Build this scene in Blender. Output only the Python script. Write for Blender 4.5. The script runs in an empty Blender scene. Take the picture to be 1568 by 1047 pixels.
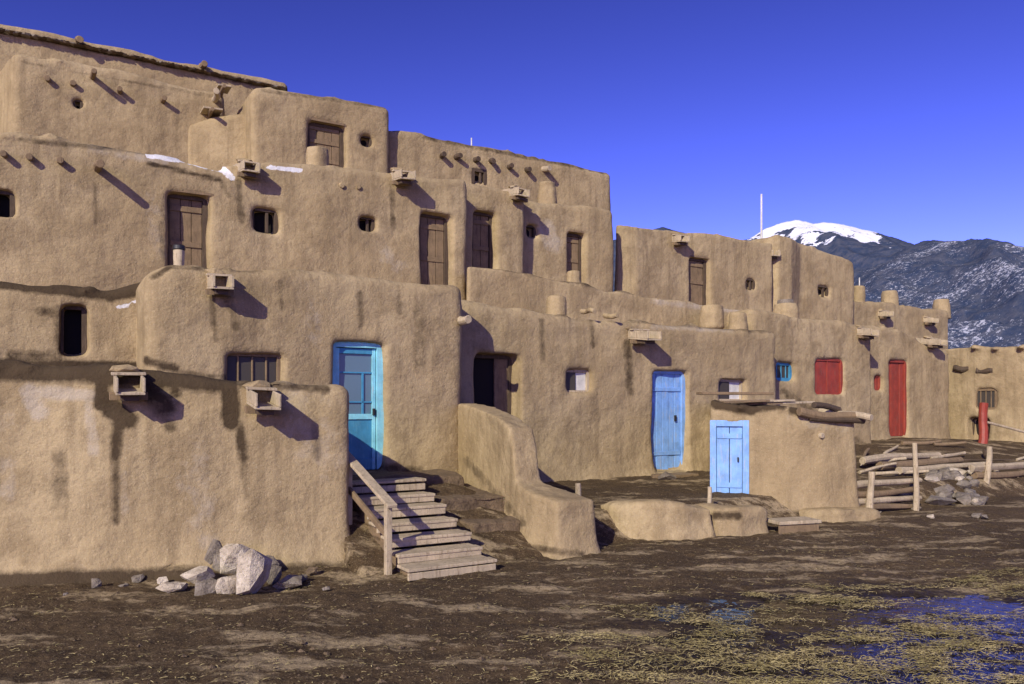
import bpy, bmesh, math, random
import numpy as np
from mathutils import Vector, noise
random.seed(7); np.random.seed(7)
F=28/36*1568; CAMH=1.8; HY=620.0
ROT=math.radians(31); sd=math.cos(ROT); cd=math.sin(ROT)
scene=bpy.context.scene
def kk(px):
    t=(px-784)/F; return (t*sd+cd)/(sd-t*cd)
def U(px,v): return v*kk(px)
def DEP(u,v): return cd*u+sd*v
def Zp(u,v,y): return CAMH+(HY-y)/F*DEP(u,v)
def Z(px,v,y): return Zp(U(px,v),v,y)
def XY2uv(X,Y): return (sd*X+cd*Y, -cd*X+sd*Y)
# ---------------------------------------------------------------- materials
def newmat(name):
    m=bpy.data.materials.new(name); m.use_nodes=True
    nt=m.node_tree; b=nt.nodes['Principled BSDF']
    return m,nt,b
def N(nt,typ): return nt.nodes.new(typ)
def coords(nt,scale=(1,1,1)):
    tc=N(nt,'ShaderNodeTexCoord'); mp=N(nt,'ShaderNodeMapping'); mp.inputs['Scale'].default_value=scale
    nt.links.new(tc.outputs['Object'],mp.inputs['Vector']); return mp.outputs['Vector']
def noi(nt,vec,scale,detail=4,rough=.55):
    n=N(nt,'ShaderNodeTexNoise'); n.inputs['Scale'].default_value=scale; n.inputs['Detail'].default_value=detail; n.inputs['Roughness'].default_value=rough
    nt.links.new(vec,n.inputs['Vector']); return n.outputs['Fac']
def ramp(nt,fac,a,b,c0=(0,0,0,1),c1=(1,1,1,1)):
    r=N(nt,'ShaderNodeValToRGB'); r.color_ramp.elements[0].position=a; r.color_ramp.elements[1].position=b
    r.color_ramp.elements[0].color=c0; r.color_ramp.elements[1].color=c1
    nt.links.new(fac,r.inputs['Fac']); return r.outputs['Color']
def mix(nt,fac,a,b,mode='MIX'):
    n=N(nt,'ShaderNodeMix'); n.data_type='RGBA'; n.blend_type=mode
    for s,i in ((fac,0),(a,6),(b,7)):
        if hasattr(s,'links'): nt.links.new(s,n.inputs[i])
        else:
            n.inputs[i].default_value = s if i==0 else (tuple(s)+(1,))[:4]
    return n.outputs[2]
def math_(nt,op,a,b=0.0,clamp=False):
    n=N(nt,'ShaderNodeMath'); n.operation=op; n.use_clamp=clamp
    for s,i in ((a,0),(b,1)):
        if hasattr(s,'links'): nt.links.new(s,n.inputs[i])
        else: n.inputs[i].default_value=s
    return n.outputs[0]
def bump(nt,b,h,strength,dist,prev=None):
    n=N(nt,'ShaderNodeBump'); n.inputs['Strength'].default_value=strength; n.inputs['Distance'].default_value=dist
    nt.links.new(h,n.inputs['Height'])
    if prev is not None: nt.links.new(prev,n.inputs['Normal'])
    nt.links.new(n.outputs[0],b.inputs['Normal']); return n.outputs[0]

def adobe_mat():
    m,nt,b=newmat('adobe_plaster')
    v=coords(nt); vs=coords(nt,(4.5,4.5,.35))
    big=noi(nt,v,.5,5,.6); med=noi(nt,v,1.9,7,.66); fine=noi(nt,v,11,7,.75); spk=noi(nt,v,52,4,.8)
    strk=noi(nt,vs,1.2,6,.65)
    c=mix(nt,ramp(nt,big,.35,.65),(.335,.250,.132),(.425,.328,.182))
    c=mix(nt,math_(nt,'MULTIPLY',ramp(nt,med,.46,.60),.75),c,(.275,.204,.108))
    c=mix(nt,math_(nt,'MULTIPLY',ramp(nt,strk,.50,.64),.50),c,(.215,.158,.084))
    c=mix(nt,math_(nt,'MULTIPLY',ramp(nt,fine,.52,.66),.38),c,(.19,.138,.074))
    c=mix(nt,math_(nt,'MULTIPLY',ramp(nt,spk,.58,.68),.45),c,(.60,.51,.33))
    c=mix(nt,math_(nt,'MULTIPLY',ramp(nt,spk,.33,.42,(1,1,1,1),(0,0,0,1)),.35),c,(.13,.095,.05))
    n2=noi(nt,v,5,6,.7)
    def msk(nm,lo,hi,na):
        at=N(nt,'ShaderNodeAttribute'); at.attribute_name=nm; o=at.outputs['Fac']
        s=math_(nt,'ADD',o,math_(nt,'MULTIPLY',math_(nt,'SUBTRACT',n2,.5),na))
        g=math_(nt,'MULTIPLY',o,6.0,True)
        return math_(nt,'MULTIPLY',ramp(nt,s,lo,hi),g)
    c=mix(nt,math_(nt,'MULTIPLY',msk('pale',.3,.9,1.8),.6),c,(.45,.39,.30))
    c=mix(nt,math_(nt,'MULTIPLY',msk('wet_dark',.05,.55,1.2),.92),c,(.045,.030,.017))
    c=mix(nt,math_(nt,'MULTIPLY',msk('snow',.40,.55,1.4),.85),c,(.74,.74,.73))
    nt.links.new(c,b.inputs['Base Color']); b.inputs['Roughness'].default_value=.95
    b.inputs['Specular IOR Level'].default_value=.12
    p=bump(nt,b,med,.6,.12); p=bump(nt,b,fine,.45,.020,p); bump(nt,b,spk,.5,.008,p)
    return m
def paint_mat(name,col,worn,amt=.5,rough=.6):
    m,nt,b=newmat(name); v=coords(nt,(9,9,1.2)); v2=coords(nt)
    n1=noi(nt,v,3,6,.7); n2=noi(nt,v2,5,5,.6); n3=noi(nt,v2,28,4,.7)
    c=mix(nt,ramp(nt,n2,.35,.7),col,tuple(x*.66 for x in col))
    c=mix(nt,math_(nt,'MULTIPLY',ramp(nt,n1,.54,.66),amt),c,worn)
    c=mix(nt,math_(nt,'MULTIPLY',ramp(nt,n3,.56,.68),amt*.6),c,tuple(x*.5 for x in worn))
    nt.links.new(c,b.inputs['Base Color']); b.inputs['Roughness'].default_value=rough
    bump(nt,b,n1,.5,.012); return m
def rock_mat(name,c0,c1):
    m,nt,b=newmat(name); v=coords(nt); n1=noi(nt,v,5,6,.65); n2=noi(nt,v,30,4,.7)
    c=mix(nt,ramp(nt,n1,.35,.65),c0,c1); c=mix(nt,math_(nt,'MULTIPLY',ramp(nt,n2,.52,.64),.5),c,tuple(x*.5 for x in c1))
    nt.links.new(c,b.inputs['Base Color']); b.inputs['Roughness'].default_value=.9
    p=bump(nt,b,n1,.8,.09); bump(nt,b,n2,.6,.02,p); return m
ADOBE=adobe_mat()
WOODD=paint_mat('dark_wood',(.080,.052,.028),(.17,.12,.075),.6,.8)
WOODL=paint_mat('weathered_wood',(.49,.395,.25),(.20,.145,.08),.8,.85)
WOODM=paint_mat('brown_wood',(.24,.165,.085),(.10,.065,.035),.7,.85)
BLUE=paint_mat('sky_blue_paint',(.22,.43,.78),(.38,.42,.45),.65)
BLUE2=paint_mat('deep_blue_paint',(.05,.26,.44),(.12,.34,.45),.5)
TURQ=paint_mat('turquoise_paint',(.26,.66,.76),(.45,.5,.46),.5)
RED=paint_mat('red_paint',(.32,.045,.022),(.20,.09,.06),.75)
WHITE=paint_mat('white_paint',(.70,.68,.60),(.45,.40,.33),.3)
BLACK=paint_mat('black_metal',(.015,.015,.015),(.06,.04,.03),.4,.5)
STONE=rock_mat('pale_stone',(.60,.52,.39),(.36,.29,.20))
STONE2=rock_mat('grey_stone',(.27,.23,.175),(.15,.12,.085))
EARTH=rock_mat('packed_earth',(.185,.128,.070),(.11,.074,.040))
GLASS,nt_,b_=newmat('window_glass'); b_.inputs['Base Color'].default_value=(.10,.17,.22,1); b_.inputs['Roughness'].default_value=.15
DGL,nt_,b_=newmat('dusty_glass'); b_.inputs['Base Color'].default_value=(.05,.042,.032,1); b_.inputs['Roughness'].default_value=.6
DARK,nt_,b_=newmat('dark_interior'); b_.inputs['Base Color'].default_value=(.012,.009,.007,1); b_.inputs['Roughness'].default_value=1  # near-black backing panels paint in the darkness of the unlit rooms
MATS=[ADOBE,WOODD,WOODL,WOODM,BLUE,BLUE2,TURQ,RED,WHITE,BLACK,STONE,STONE2,EARTH,GLASS,DARK,DGL]
AD,WD,WL,WM,BL,B2,TQ,RD,WH,BK,ST,S2,EA,GL,DK,DG=range(16)
# ---------------------------------------------------------------- mesh builder
FR0=(Vector((0,0,0)),Vector((1,0,0)),Vector((0,1,0)))
class MB:
    def __init__(s): s.v=[];s.f=[];s.m=[]
    def hexa(s,p,mat):
        o=len(s.v); s.v+= [tuple(q) for q in p]
        for f in ((0,3,2,1),(4,5,6,7),(0,1,5,4),(1,2,6,5),(2,3,7,6),(3,0,4,7)):
            s.f.append(tuple(o+i for i in f)); s.m.append(mat)
    def box(s,fr,a0,a1,b0,b1,c0,c1,mat,up=Vector((0,0,1))):
        O,e,n=fr
        s.hexa([O+e*a+n*b+up*c for c in (c0,c1) for a,b in ((a0,b0),(a1,b0),(a1,b1),(a0,b1))],mat)
    def cyl(s,p0,p1,r0,r1,mat,seg=12,jit=.06):
        p0=Vector(p0);p1=Vector(p1);ax=(p1-p0).normalized()
        a=ax.orthogonal().normalized(); b=ax.cross(a); o=len(s.v)
        js=[1+random.uniform(-jit,jit) for _ in range(seg)]
        nr=6; bw=Vector((random.uniform(-1,1),random.uniform(-1,1),random.uniform(-1,1)))*r0*.5*(1 if jit>.05 else 0)
        bw2=Vector((random.uniform(-1,1),random.uniform(-1,1),random.uniform(-1,1)))*r0*.3*(1 if jit>.05 else 0)
        for k in range(nr+1):
            c=p0.lerp(p1,k/nr)+bw*math.sin(math.pi*k/nr)+bw2*math.sin(2*math.pi*k/nr); r=(r0+(r1-r0)*k/nr)*(1+random.uniform(-jit,jit))
            for i in range(seg):
                th=2*math.pi*i/seg; rr=r*js[i]*(1+random.uniform(-jit,jit)*.4)
                s.v.append(tuple(c+(a*math.cos(th)+b*math.sin(th))*rr))
        for k in range(nr):
            for i in range(seg):
                j=(i+1)%seg; s.f.append((o+k*seg+i,o+k*seg+j,o+(k+1)*seg+j,o+(k+1)*seg+i)); s.m.append(mat)
        s.f.append(tuple(o+i for i in reversed(range(seg)))); s.m.append(mat)
        s.f.append(tuple(o+nr*seg+i for i in range(seg))); s.m.append(mat)
    def hull(s,c,size,mat,seed,rot=0):
        rd=random.Random(seed); bm=bmesh.new()
        for i in range(17):
            q=Vector((rd.gauss(0,1),rd.gauss(0,1),rd.gauss(0,1))).normalized()*rd.uniform(.8,1.05)
            x,y=q.x*size[0],q.y*size[1]; 
            bm.verts.new((c[0]+x*math.cos(rot)-y*math.sin(rot),c[1]+x*math.sin(rot)+y*math.cos(rot),c[2]+q.z*size[2]))
        r=bmesh.ops.convex_hull(bm,input=bm.verts)
        bmesh.ops.delete(bm,geom=[g for g in set(r['geom_interior']+r['geom_unused']) if isinstance(g,bmesh.types.BMVert)],context='VERTS')
        bm.verts.index_update(); o=len(s.v)
        s.v+=[tuple(q.co) for q in bm.verts]
        for f in bm.faces: s.f.append(tuple(o+q.index for q in f.verts)); s.m.append(mat)
        bm.free()
    def out(s,name,parent=None,bevel=.008,world=False,seg=2):
        me=bpy.data.meshes.new(name); me.from_pydata(s.v,[],s.f)
        used=sorted(set(s.m)); mp={k:i for i,k in enumerate(used)}
        for k in used: me.materials.append(MATS[k])
        me.polygons.foreach_set('material_index',[mp[k] for k in s.m]); me.update()
        ob=bpy.data.objects.new(name,me); scene.collection.objects.link(ob)
        if parent: ob.parent=parent
        elif not world: ob.rotation_euler=(0,0,ROT)
        if bevel:
            b=ob.modifiers.new('b','BEVEL'); b.width=bevel; b.segments=seg; b.limit_method='ANGLE'; b.angle_limit=math.radians(35)
        return ob
def empty(name):
    e=bpy.data.objects.new(name,None); scene.collection.objects.link(e); e.rotation_euler=(0,0,ROT); return e
PUEBLO=empty('adobe_pueblo_building')
FARH=empty('adobe_house')
def tex(name,sc,depth=2):
    t=bpy.data.textures.new(name,'CLOUDS'); t.noise_scale=sc; t.noise_depth=depth; t.noise_basis='ORIGINAL_PERLIN'; return t
T1=tex('t1',1.3,2);T2=tex('t2',.38,3);T3=tex('t3',.10,2)
def evalmesh(ob):
    dg=bpy.context.evaluated_depsgraph_get(); return bpy.data.meshes.new_from_object(ob.evaluated_get(dg))
PX={}
def hit(pts,px):
    k=kk(px)
    P=[(U(a,b),b) for a,b,*_ in pts]
    for i in range(len(P)-1):
        (u0,v0),(u1,v1)=P[i],P[i+1]
        a=(k*v0-u0)/((u1-u0)-k*(v1-v0))
        if a<=1 or i==len(P)-2:
            if a>=0 or i==0: return (u0+a*(u1-u0),v0+a*(v1-v0))
    return (k*P[0][1],P[0][1])
def block(name,pts,depth,zb,openings=(),stains=(),bl=None,vox=.05,flare=0.0,fz=0.0,smooth=4,disp=.06,extra=None,parent=None,topj=.05,mat=AD,rb=.13,lumps=12):
    parent=parent or PUEBLO
    PX[name]=pts
    raw=[(U(a,b),b,Z(a,b,y)) for a,b,y in pts]
    fr=[]
    for i in range(len(raw)-1):
        p,q=Vector(raw[i]),Vector(raw[i+1]); n=max(1,int((q-p).length/.55))
        for k in range(n):
            r=p.lerp(q,k/n)
            if k: r.z+=random.uniform(-topj,topj); r.y+=random.uniform(-.02,.02)
            fr.append(r)
    fr.append(Vector(raw[-1]))
    vb=max(p[1] for p in raw)+depth
    bk=[Vector((p.x,vb+0.0,p.z)) for p in fr]
    if bl:
        bx0=U(bl[0],bl[1]); bk[0].y=bl[1]
        for i,p in enumerate(bk): p.x=max(p.x,bx0+.02*i) if i else bx0
    n=len(fr); V=[];Fc=[]
    for arr,top in ((fr,0),(bk,0),(fr,1),(bk,1)):
        for p in arr: V.append((p.x,p.y,p.z if top else zb))
    f0,b0,f1,b1=0,n,2*n,3*n
    for i in range(n-1):
        Fc+= [(f0+i,f0+i+1,f1+i+1,f1+i),(b0+i+1,b0+i,b1+i,b1+i+1),(f1+i,f1+i+1,b1+i+1,b1+i),(f0+i+1,f0+i,b0+i,b0+i+1)]
    Fc+=[(b0,f0,f1,b1),(f0+n-1,b0+n-1,b1+n-1,f1+n-1)]
    me=bpy.data.meshes.new(name); me.from_pydata(V,[],Fc)
    bm=bmesh.new(); bm.from_mesh(me); bmesh.ops.recalc_face_normals(bm,faces=bm.faces)
    if rb:
        ed=[e for e in bm.edges if len(e.link_faces)==2 and e.calc_face_angle(0)>math.radians(50) and max(q.co.z for q in e.verts)>zb+.1]
        bmesh.ops.bevel(bm,geom=ed,offset=rb,segments=4,profile=.5,affect='EDGES',clamp_overlap=True)
    bmesh.ops.triangulate(bm,faces=bm.faces); bmesh.ops.recalc_face_normals(bm,faces=bm.faces); bm.to_mesh(me); bm.free()
    ob=bpy.data.objects.new('tmp',me); scene.collection.objects.link(ob)
    if openings:
        cb=MB()
        for o in openings:
            x0,x1,y0,y1,kind=o[:5]; D=o[5] if len(o)>5 else .32
            p0=hit(pts,x0);p1=hit(pts,x1)
            O=Vector((p0[0],p0[1],0)); e=Vector((p1[0]-p0[0],p1[1]-p0[1],0)); w=e.length; e.normalize(); nn=Vector((-e.y,e.x,0))
            mu,mv=(p0[0]+p1[0])/2,(p0[1]+p1[1])/2
            zt=Zp(mu,mv,y0); zz=Zp(mu,mv,y1) if y1>20 else y1
            sp=.10
            a=[O+e*(-sp*.2)+nn*-.3,O+e*(w+sp)+nn*-.3,O+e*(w-.015)+nn*D,O+e*0.015+nn*D]
            up=Vector((0,0,1)); lo=.0 if y1<=20 else .03
            P=[a[0]+up*(zz-lo),a[1]+up*(zz-lo),a[2]+up*zz,a[3]+up*zz,a[0]+up*(zt+.02),a[1]+up*(zt+.02),a[2]+up*zt,a[3]+up*zt]
            cb.hexa(P,0)
            fit_opening((O,e,nn),w,zz,zt,D,kind,parent)
        cm=bpy.data.meshes.new('c'); cm.from_pydata(cb.v,[],cb.f)
        bm=bmesh.new(); bm.from_mesh(cm); bmesh.ops.recalc_face_normals(bm,faces=bm.faces); bm.to_mesh(cm); bm.free()
        co=bpy.data.objects.new('tmpc',cm); scene.collection.objects.link(co)
        mod=ob.modifiers.new('x','BOOLEAN'); mod.object=co; mod.operation='DIFFERENCE'; mod.solver='EXACT'
        nm=evalmesh(ob); ob.modifiers.clear(); ob.data=nm; bpy.data.objects.remove(co)
    xb=MB()
    if extra: extra(xb)
    # hand-packed mud lumps along the parapet top
    for i in range(lumps):
        a=random.random(); k=min(int(a*(len(fr)-1)),len(fr)-2); p=fr[k].lerp(fr[k+1],random.random())
        if k==0 or k>=len(fr)-2: continue
        xb.hull((p.x,p.y+random.uniform(.08,.25),p.z-random.uniform(.02,.05)),(random.uniform(.12,.35),random.uniform(.09,.18),random.uniform(.05,.10)),0,random.randint(0,99999))
    if xb.v:
        xm=bpy.data.meshes.new('x'); xm.from_pydata(xb.v,[],xb.f)
        bm=bmesh.new(); bm.from_mesh(xm); bmesh.ops.recalc_face_normals(bm,faces=bm.faces); bm.from_mesh(ob.data); bm.to_mesh(ob.data); bm.free()
    return finish(ob,name,vox,smooth,disp,flare,fz,stains,parent,mat)
def finish(ob,name,vox,smooth,disp,flare,fz,stains,parent,mat=AD):
    r=ob.modifiers.new('r','REMESH'); r.mode='VOXEL'; r.voxel_size=vox
    s=ob.modifiers.new('s','SMOOTH'); s.iterations=smooth; s.factor=.5
    for t,st in ((T1,disp*2.2),(T2,disp*.55),(T3,disp*.18)):
        d=ob.modifiers.new('d','DISPLACE'); d.texture=t; d.texture_coords='GLOBAL'; d.strength=st; d.mid_level=.5
    nm=evalmesh(ob); bpy.data.objects.remove(ob); nm.name=name
    n=len(nm.vertices); co=np.empty(n*3,'f'); nm.vertices.foreach_get('co',co); co=co.reshape(-1,3)
    no=np.empty(n*3,'f'); nm.vertices.foreach_get('normal',no); no=no.reshape(-1,3)
    if flare:
        a=flare*np.exp(-np.clip(co[:,2]-fz,-.1,5)/.22)
        co[:,0]+=no[:,0]*a; co[:,1]+=no[:,1]*a
        nm.vertices.foreach_set('co',co.ravel())
    X=sd*co[:,0]-cd*co[:,1]; Y=cd*co[:,0]+sd*co[:,1]; px=784+F*X/Y; py=HY-F*(co[:,2]-CAMH)/Y
    col=np.zeros((n,3),'f')
    for ch,x0,y0,x1,y1,rad,stg in stains:
        dx,dy=x1-x0,y1-y0; L=dx*dx+dy*dy+1e-6; t=np.clip(((px-x0)*dx+(py-y0)*dy)/L,0,1)
        dd=np.hypot(px-x0-t*dx,py-y0-t*dy)/rad
        col[:,ch]=np.maximum(col[:,ch],np.clip(1.5-dd,0,1)*stg)
    for i,a in enumerate(('wet_dark','snow','pale')):
        at=nm.attributes.new(a,'FLOAT','POINT'); at.data.foreach_set('value',np.ascontiguousarray(col[:,i]))
    nm.materials.clear(); nm.materials.append(MATS[mat])
    nm.polygons.foreach_set('use_smooth',[True]*len(nm.polygons)); nm.update()
    o=bpy.data.objects.new(name,nm); scene.collection.objects.link(o)
    if parent=='TOP': o.rotation_euler=(0,0,ROT)
    else: o.parent=parent
    return o
def fit_opening(fr,w,z0,z1,D,kind,parent):
    b=MB(); h=z1-z0
    def bx(a0,a1,d0,d1,c0,c1,m): b.box(fr,a0,a1,d0,d1,c0,c1,m)
    e=.05; name='window'
    col={'blue':(BL,BL),'red':(RD,RD),'wood':(WM,WD),'turq':(TQ,B2),'darkdoor':(WD,WD)}.get(kind)
    if kind in('blue','red','wood','darkdoor'):
        name='door' if h>.9 else 'window'; fw=.05 if kind!='wood' else .06
        lm,fm=(col[0],col[1])
        bx(-e,fw,D-.13,D-.03,z0-e,z1+e,fm); bx(w-fw,w+e,D-.13,D-.03,z0-e,z1+e,fm); bx(fw,w-fw,D-.128,D-.03,z1-fw,z1+e,fm)
        n=max(2,round((w-2*fw)/.17)); pw=(w-2*fw)/n
        if kind=='darkdoor': n=0; bx(-e,w+e,D-.02,D+.05,z0-e,z1+e,DK); bx(w*.62,w-fw,D-.09,D-.05,z0,z1-fw,WM)
        for i in range(n):
            j=random.uniform(0,.014); bx(fw+i*pw+.005,fw+(i+1)*pw-.005,D-.09+j,D-.04,z0+.01,z1-fw+.02,lm)
        bx(-e,w+e,D-.035,D+.05,z0-e,z1+e,DK)
        if kind=='blue' and n:
            for c in (.16,.80): bx(fw+.01,w-fw-.01,D-.105,D-.085,z0+h*c,z0+h*c+.08,lm)
            bx(w*.74,w*.79,D-.13,D-.10,z0+h*.5,z0+h*.56,BK)
        if kind=='wood' and h>.9:
            for c in (.12,.55,.86): bx(fw+.01,w-fw-.01,D-.105,D-.085,z0+h*c,z0+h*c+.09,WM)
            bx(-.06,w+.10,.02,.10,z1+.012,z1+.06,WM)
    elif kind=='turq':
        name='door'; fw=.08
        bx(-e,fw,D-.16,D-.02,z0-e,z1+e,TQ); bx(w-fw,w+e,D-.16,D-.02,z0-e,z1+e,TQ); bx(fw,w-fw,D-.158,D-.02,z1-fw,z1+e,TQ)
        zt=z1-fw-.01; zm=z0+h*.44; s=.06
        bx(fw+.01,fw+s,D-.12,D-.06,z0,zt,TQ); bx(w-fw-s,w-fw-.01,D-.12,D-.06,z0,zt,TQ)
        bx(fw+s,w-fw-s,D-.118,D-.06,zt-s*1.3,zt,B2); bx(fw+s,w-fw-s,D-.118,D-.06,zm-.08,zm,TQ)
        bx(fw+s,w-fw-s,D-.118,D-.06,z0,z0+.16,B2); bx(fw+s,w-fw-s,D-.095,D-.055,z0+.16,zm-.08,B2)
        bx(fw+s,w-fw-s,D-.082,D-.075,zm,zt-s*1.3,GL)
        for q in (.17,.62): bx(fw+s,w-fw-s,D-.107,D-.087,zm+(zt-zm)*q,zm+(zt-zm)*q+.022,B2)
        bx(w*.62,w*.66,D-.107,D-.087,zm,zm+(zt-zm)*.62,B2)
        bx(w-fw-.06,w-fw-.03,D-.17,D-.12,zm-.02,zm+.08,BK)
        bx(-e,w+e,D-.03,D+.05,z0-e,z1+e,DK)
    elif kind in('glass','white','redwin','bluewin'):
        fm={'glass':WM,'white':WL,'redwin':RD,'bluewin':B2}[kind]; fw=.045
        bx(-e,fw,D-.12,D-.03,z0-e,z1+e,fm); bx(w-fw,w+e,D-.12,D-.03,z0-e,z1+e,fm)
        bx(fw,w-fw,D-.118,D-.03,z1-fw,z1+e,fm); bx(fw,w-fw,D-.118,D-.03,z0-e,z0+fw,fm)
        if kind=='redwin': 
            bx(fw,w-fw,D-.09,D-.05,z0+fw,z1-fw,RD); bx(w*.48,w*.52,D-.105,D-.088,z0+fw,z1-fw,RD)
        else:
            bx(fw,w-fw,D-.08,D-.07,z0+fw,z1-fw,WH if kind=='white' else DG)
            if kind=='white': bx(fw,w*.5,D-.1,D-.078,z0+fw,z1-fw,DG)
            k=3 if w>.5 else 1
            if kind!='white':
                for i in range(1,k+1): bx(w*i/(k+1)-.012,w*i/(k+1)+.012,D-.105,D-.082,z0+fw,z1-fw,fm)
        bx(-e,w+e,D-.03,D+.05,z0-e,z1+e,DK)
    else:
        fw=.035
        bx(-e,fw,D-.2,D-.1,z0-e,z1+e,WD); bx(w-fw,w+e,D-.2,D-.1,z0-e,z1+e,WD); bx(fw,w-fw,D-.198,D-.1,z1-fw,z1+e,WD)
        if w>.3: bx(w*.55,w*.55+.05,D-.18,D-.12,z0,z1,WD)
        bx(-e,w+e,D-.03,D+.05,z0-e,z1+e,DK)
    b.out(name,parent,.005)
R,G,B=0,1,2
# ---------------------------------------------------------------- pueblo blocks
def xfront(b):
    for (px,y,v,r) in ((560,850,9.1,.32),(300,868,9.0,.3),(60,890,9.6,.3)):
        b.hull((U(px,v),v,.0),(r*1.3,r,r*.7),0,int(px))
block('front_room_wall',[(-420,10.0,556),(0,9.48,556),(150,9.2,560),(300,8.97,572),(350,8.92,578),(440,8.82,586),(540,8.72,590)],2.6,-.3,vox=.04,flare=.17,fz=0,smooth=4,extra=xfront,topj=.07,lumps=30,
  stains=[(R,-100,560,150,566,17,1),(R,150,568,345,582,17,1),(R,345,584,500,596,6,.5),(R,160,615,195,642,14,.9),(R,182,650,178,700,9,.6),(R,178,700,178,800,6,.45),(R,350,585,354,645,11,1.1),(R,366,650,372,700,7,.5),(R,372,700,376,760,5,.35),(R,225,600,255,625,16,.6),(R,158,570,154,618,9,1.1),(R,262,650,262,652,9,.5),(R,265,590,270,602,8,.6),(R,0,890,300,880,12,.7),(R,300,880,560,868,9,.5),
   (B,45,600,60,630,14,1),(B,60,600,140,605,10,1),(B,135,620,145,690,9,.8),(B,190,655,188,800,9,.4),(B,10,640,12,760,18,.4),(B,440,600,500,700,40,.45),(B,300,700,320,820,30,.4),(R,90,700,95,790,12,.25),(R,480,620,486,700,7,.25)])
block('rear_left_wall',[(-420,12.2,432),(0,12.1,428),(100,12,437),(170,12,442),(235,12,424)],2.4,1.5,[(93,130,468,541,'hole',.35)],
  [(R,0,432,170,450,9,.9),(R,170,452,228,438,9,.9),(G,180,470,195,468,4,.8),(G,205,463,214,462,3,.8),(R,0,555,225,560,5,.7),(R,88,470,92,545,6,.4),(R,20,545,90,550,10,.4),(R,60,475,85,478,7,.4)],topj=.08,vox=.042)  # first two entries darken a wavy band along the wall top
block('first_floor_wall',[(222,11.1,418),(262,11.05,402),(345,11.05,411),(500,11.1,416),(600,11.1,425),(713,11.15,434)],3,-.3,
  [(345,432,540,600,'glass',.2),(510,589,523,.84,'turq',.26)],
  [(R,232,425,262,408,4,.5),(R,262,408,400,416,3,.3),(R,225,552,270,565,6,.6),(R,270,570,345,580,5,.4),(R,325,455,330,520,5,.4),(R,350,460,362,500,7,.3),(R,550,450,552,500,5,.35),(R,610,440,612,480,4,.3),(R,430,430,432,470,4,.25),(R,540,712,640,722,8,.5),(B,480,440,482,520,14,.4),(R,640,470,642,560,9,.2)],bl=(190,13.5),vox=.045,smooth=5,flare=.06,fz=.7,topj=.05,rb=.17)
block('first_floor_middle_wall',[(680,11.9,452),(780,11.9,470),(850,11.9,480),(945,11.9,488),(1060,11.9,498),(1192,11.9,506)],2.2,-.3,
  [(730,795,543,.5,'darkdoor',.4),(869,908,566,601,'white',.25),(1000,1053,568,.48,'blue',.24),(1104,1142,581,614,'white',.22)],
  [(R,860,765,1060,740,7,.6),(R,960,525,965,600,6,.4),(R,905,480,908,530,3,.35),(R,830,490,832,550,4,.3),(B,1000,500,1120,505,5,.6),(R,850,482,1180,508,3,.3)],vox=.05,flare=.10,fz=.42,smooth=5,rb=.16,lumps=20)
block('terrace_parapet',[(715,13.3,406),(850,13.3,428),(962,13.3,444),(985,13.3,452),(1100,13.3,470),(1195,13.3,482)],3.4,2.5,bl=(717,16.7),topj=.08,smooth=5,vox=.055,lumps=24,
  stains=[(R,720,402,980,450,3,.4),(B,1000,462,1180,480,5,.7)])
block('right_room_wall',[(1150,12.6,470),(1192,12.6,478),(1260,12.6,488),(1337,12.6,500)],4,-.2,
  [(1190,1218,556,581,'bluewin',.25),(1250,1292,550,604,'redwin',.18)],[(R,1200,600,1320,680,6,.3)],vox=.06,flare=.08,fz=.6)
block('far_room_wall',[(1320,13,496),(1380,13,505),(1425,13,530),(1456,13,536)],5,0,
  [(1362,1391,552,.95,'red',.2),(1340,1352,575,598,'redwin',.2)],vox=.06,flare=.06,fz=.9)
block('second_floor_wall',[(-420,14,160),(0,14,205),(140,14,214),(250,14,236),(350,14,262),(362,14.02,248),(480,14,248),(600,14,262),(718,14,272)],3.4,2.8,
  [(-12,19,291,329,'hole',.3),(256,319,296,3.4,'wood',.3),(388,426,319,354,'hole',.3),(551,575,331,352,'hole',.3),(645,691,326,3.5,'wood',.3)],
  [(G,228,236,262,240,6,1),(G,262,242,290,245,5,1),(G,290,246,340,258,6,1),(G,340,258,356,272,5,1),(R,228,250,280,262,3,.6),(R,280,262,335,275,3,.6),(R,335,275,350,300,4,.3),(G,412,256,460,261,3.5,.9),(R,30,214,220,232,4,.4),(B,230,300,245,390,14,.4),(R,365,275,370,340,5,.4),(R,600,290,602,350,4,.35),(R,145,280,147,340,4,.3),(B,590,390,610,410,14,.5),(B,140,225,250,245,9,.6),(R,245,340,250,400,4,.25)],smooth=4,lumps=26)
block('second_floor_middle_wall',[(700,14.6,274),(760,14.6,284),(806,14.6,296)],3,3,[(726,759,323,4.1,'wood',.28)],vox=.055,lumps=4)
block('second_floor_recess_wall',[(790,14.95,300),(870,14.95,310),(942,14.95,320)],2.8,3,[(807,823,344,363,'hole',.3),(870,896,356,4.3,'wood',.28)],
  [(B,835,350,850,375,14,.8)],vox=.055,lumps=6)
block('second_floor_right_wall',[(943,15.5,343),(975,15.35,345),(1040,15.5,352),(1110,15.5,360),(1185,15.5,370)],4,3,
  [(1058,1086,395,4.2,'wood',.26),(1144,1157,427,443,'hole',.25)],bl=(946,20),vox=.06,rb=.2,lumps=6)
block('second_floor_end_wall',[(1170,15.9,364),(1192,15.6,359),(1212,15.6,363),(1225,15.95,369),(1310,16,400)],4,3,[(1254,1270,438,454,'hole',.25)],vox=.065,smooth=6,lumps=5)
block('second_floor_low_wall',[(1295,16.5,456),(1350,16.5,462),(1400,16.5,468),(1455,16.5,474)],4,2,vox=.07)
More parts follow.
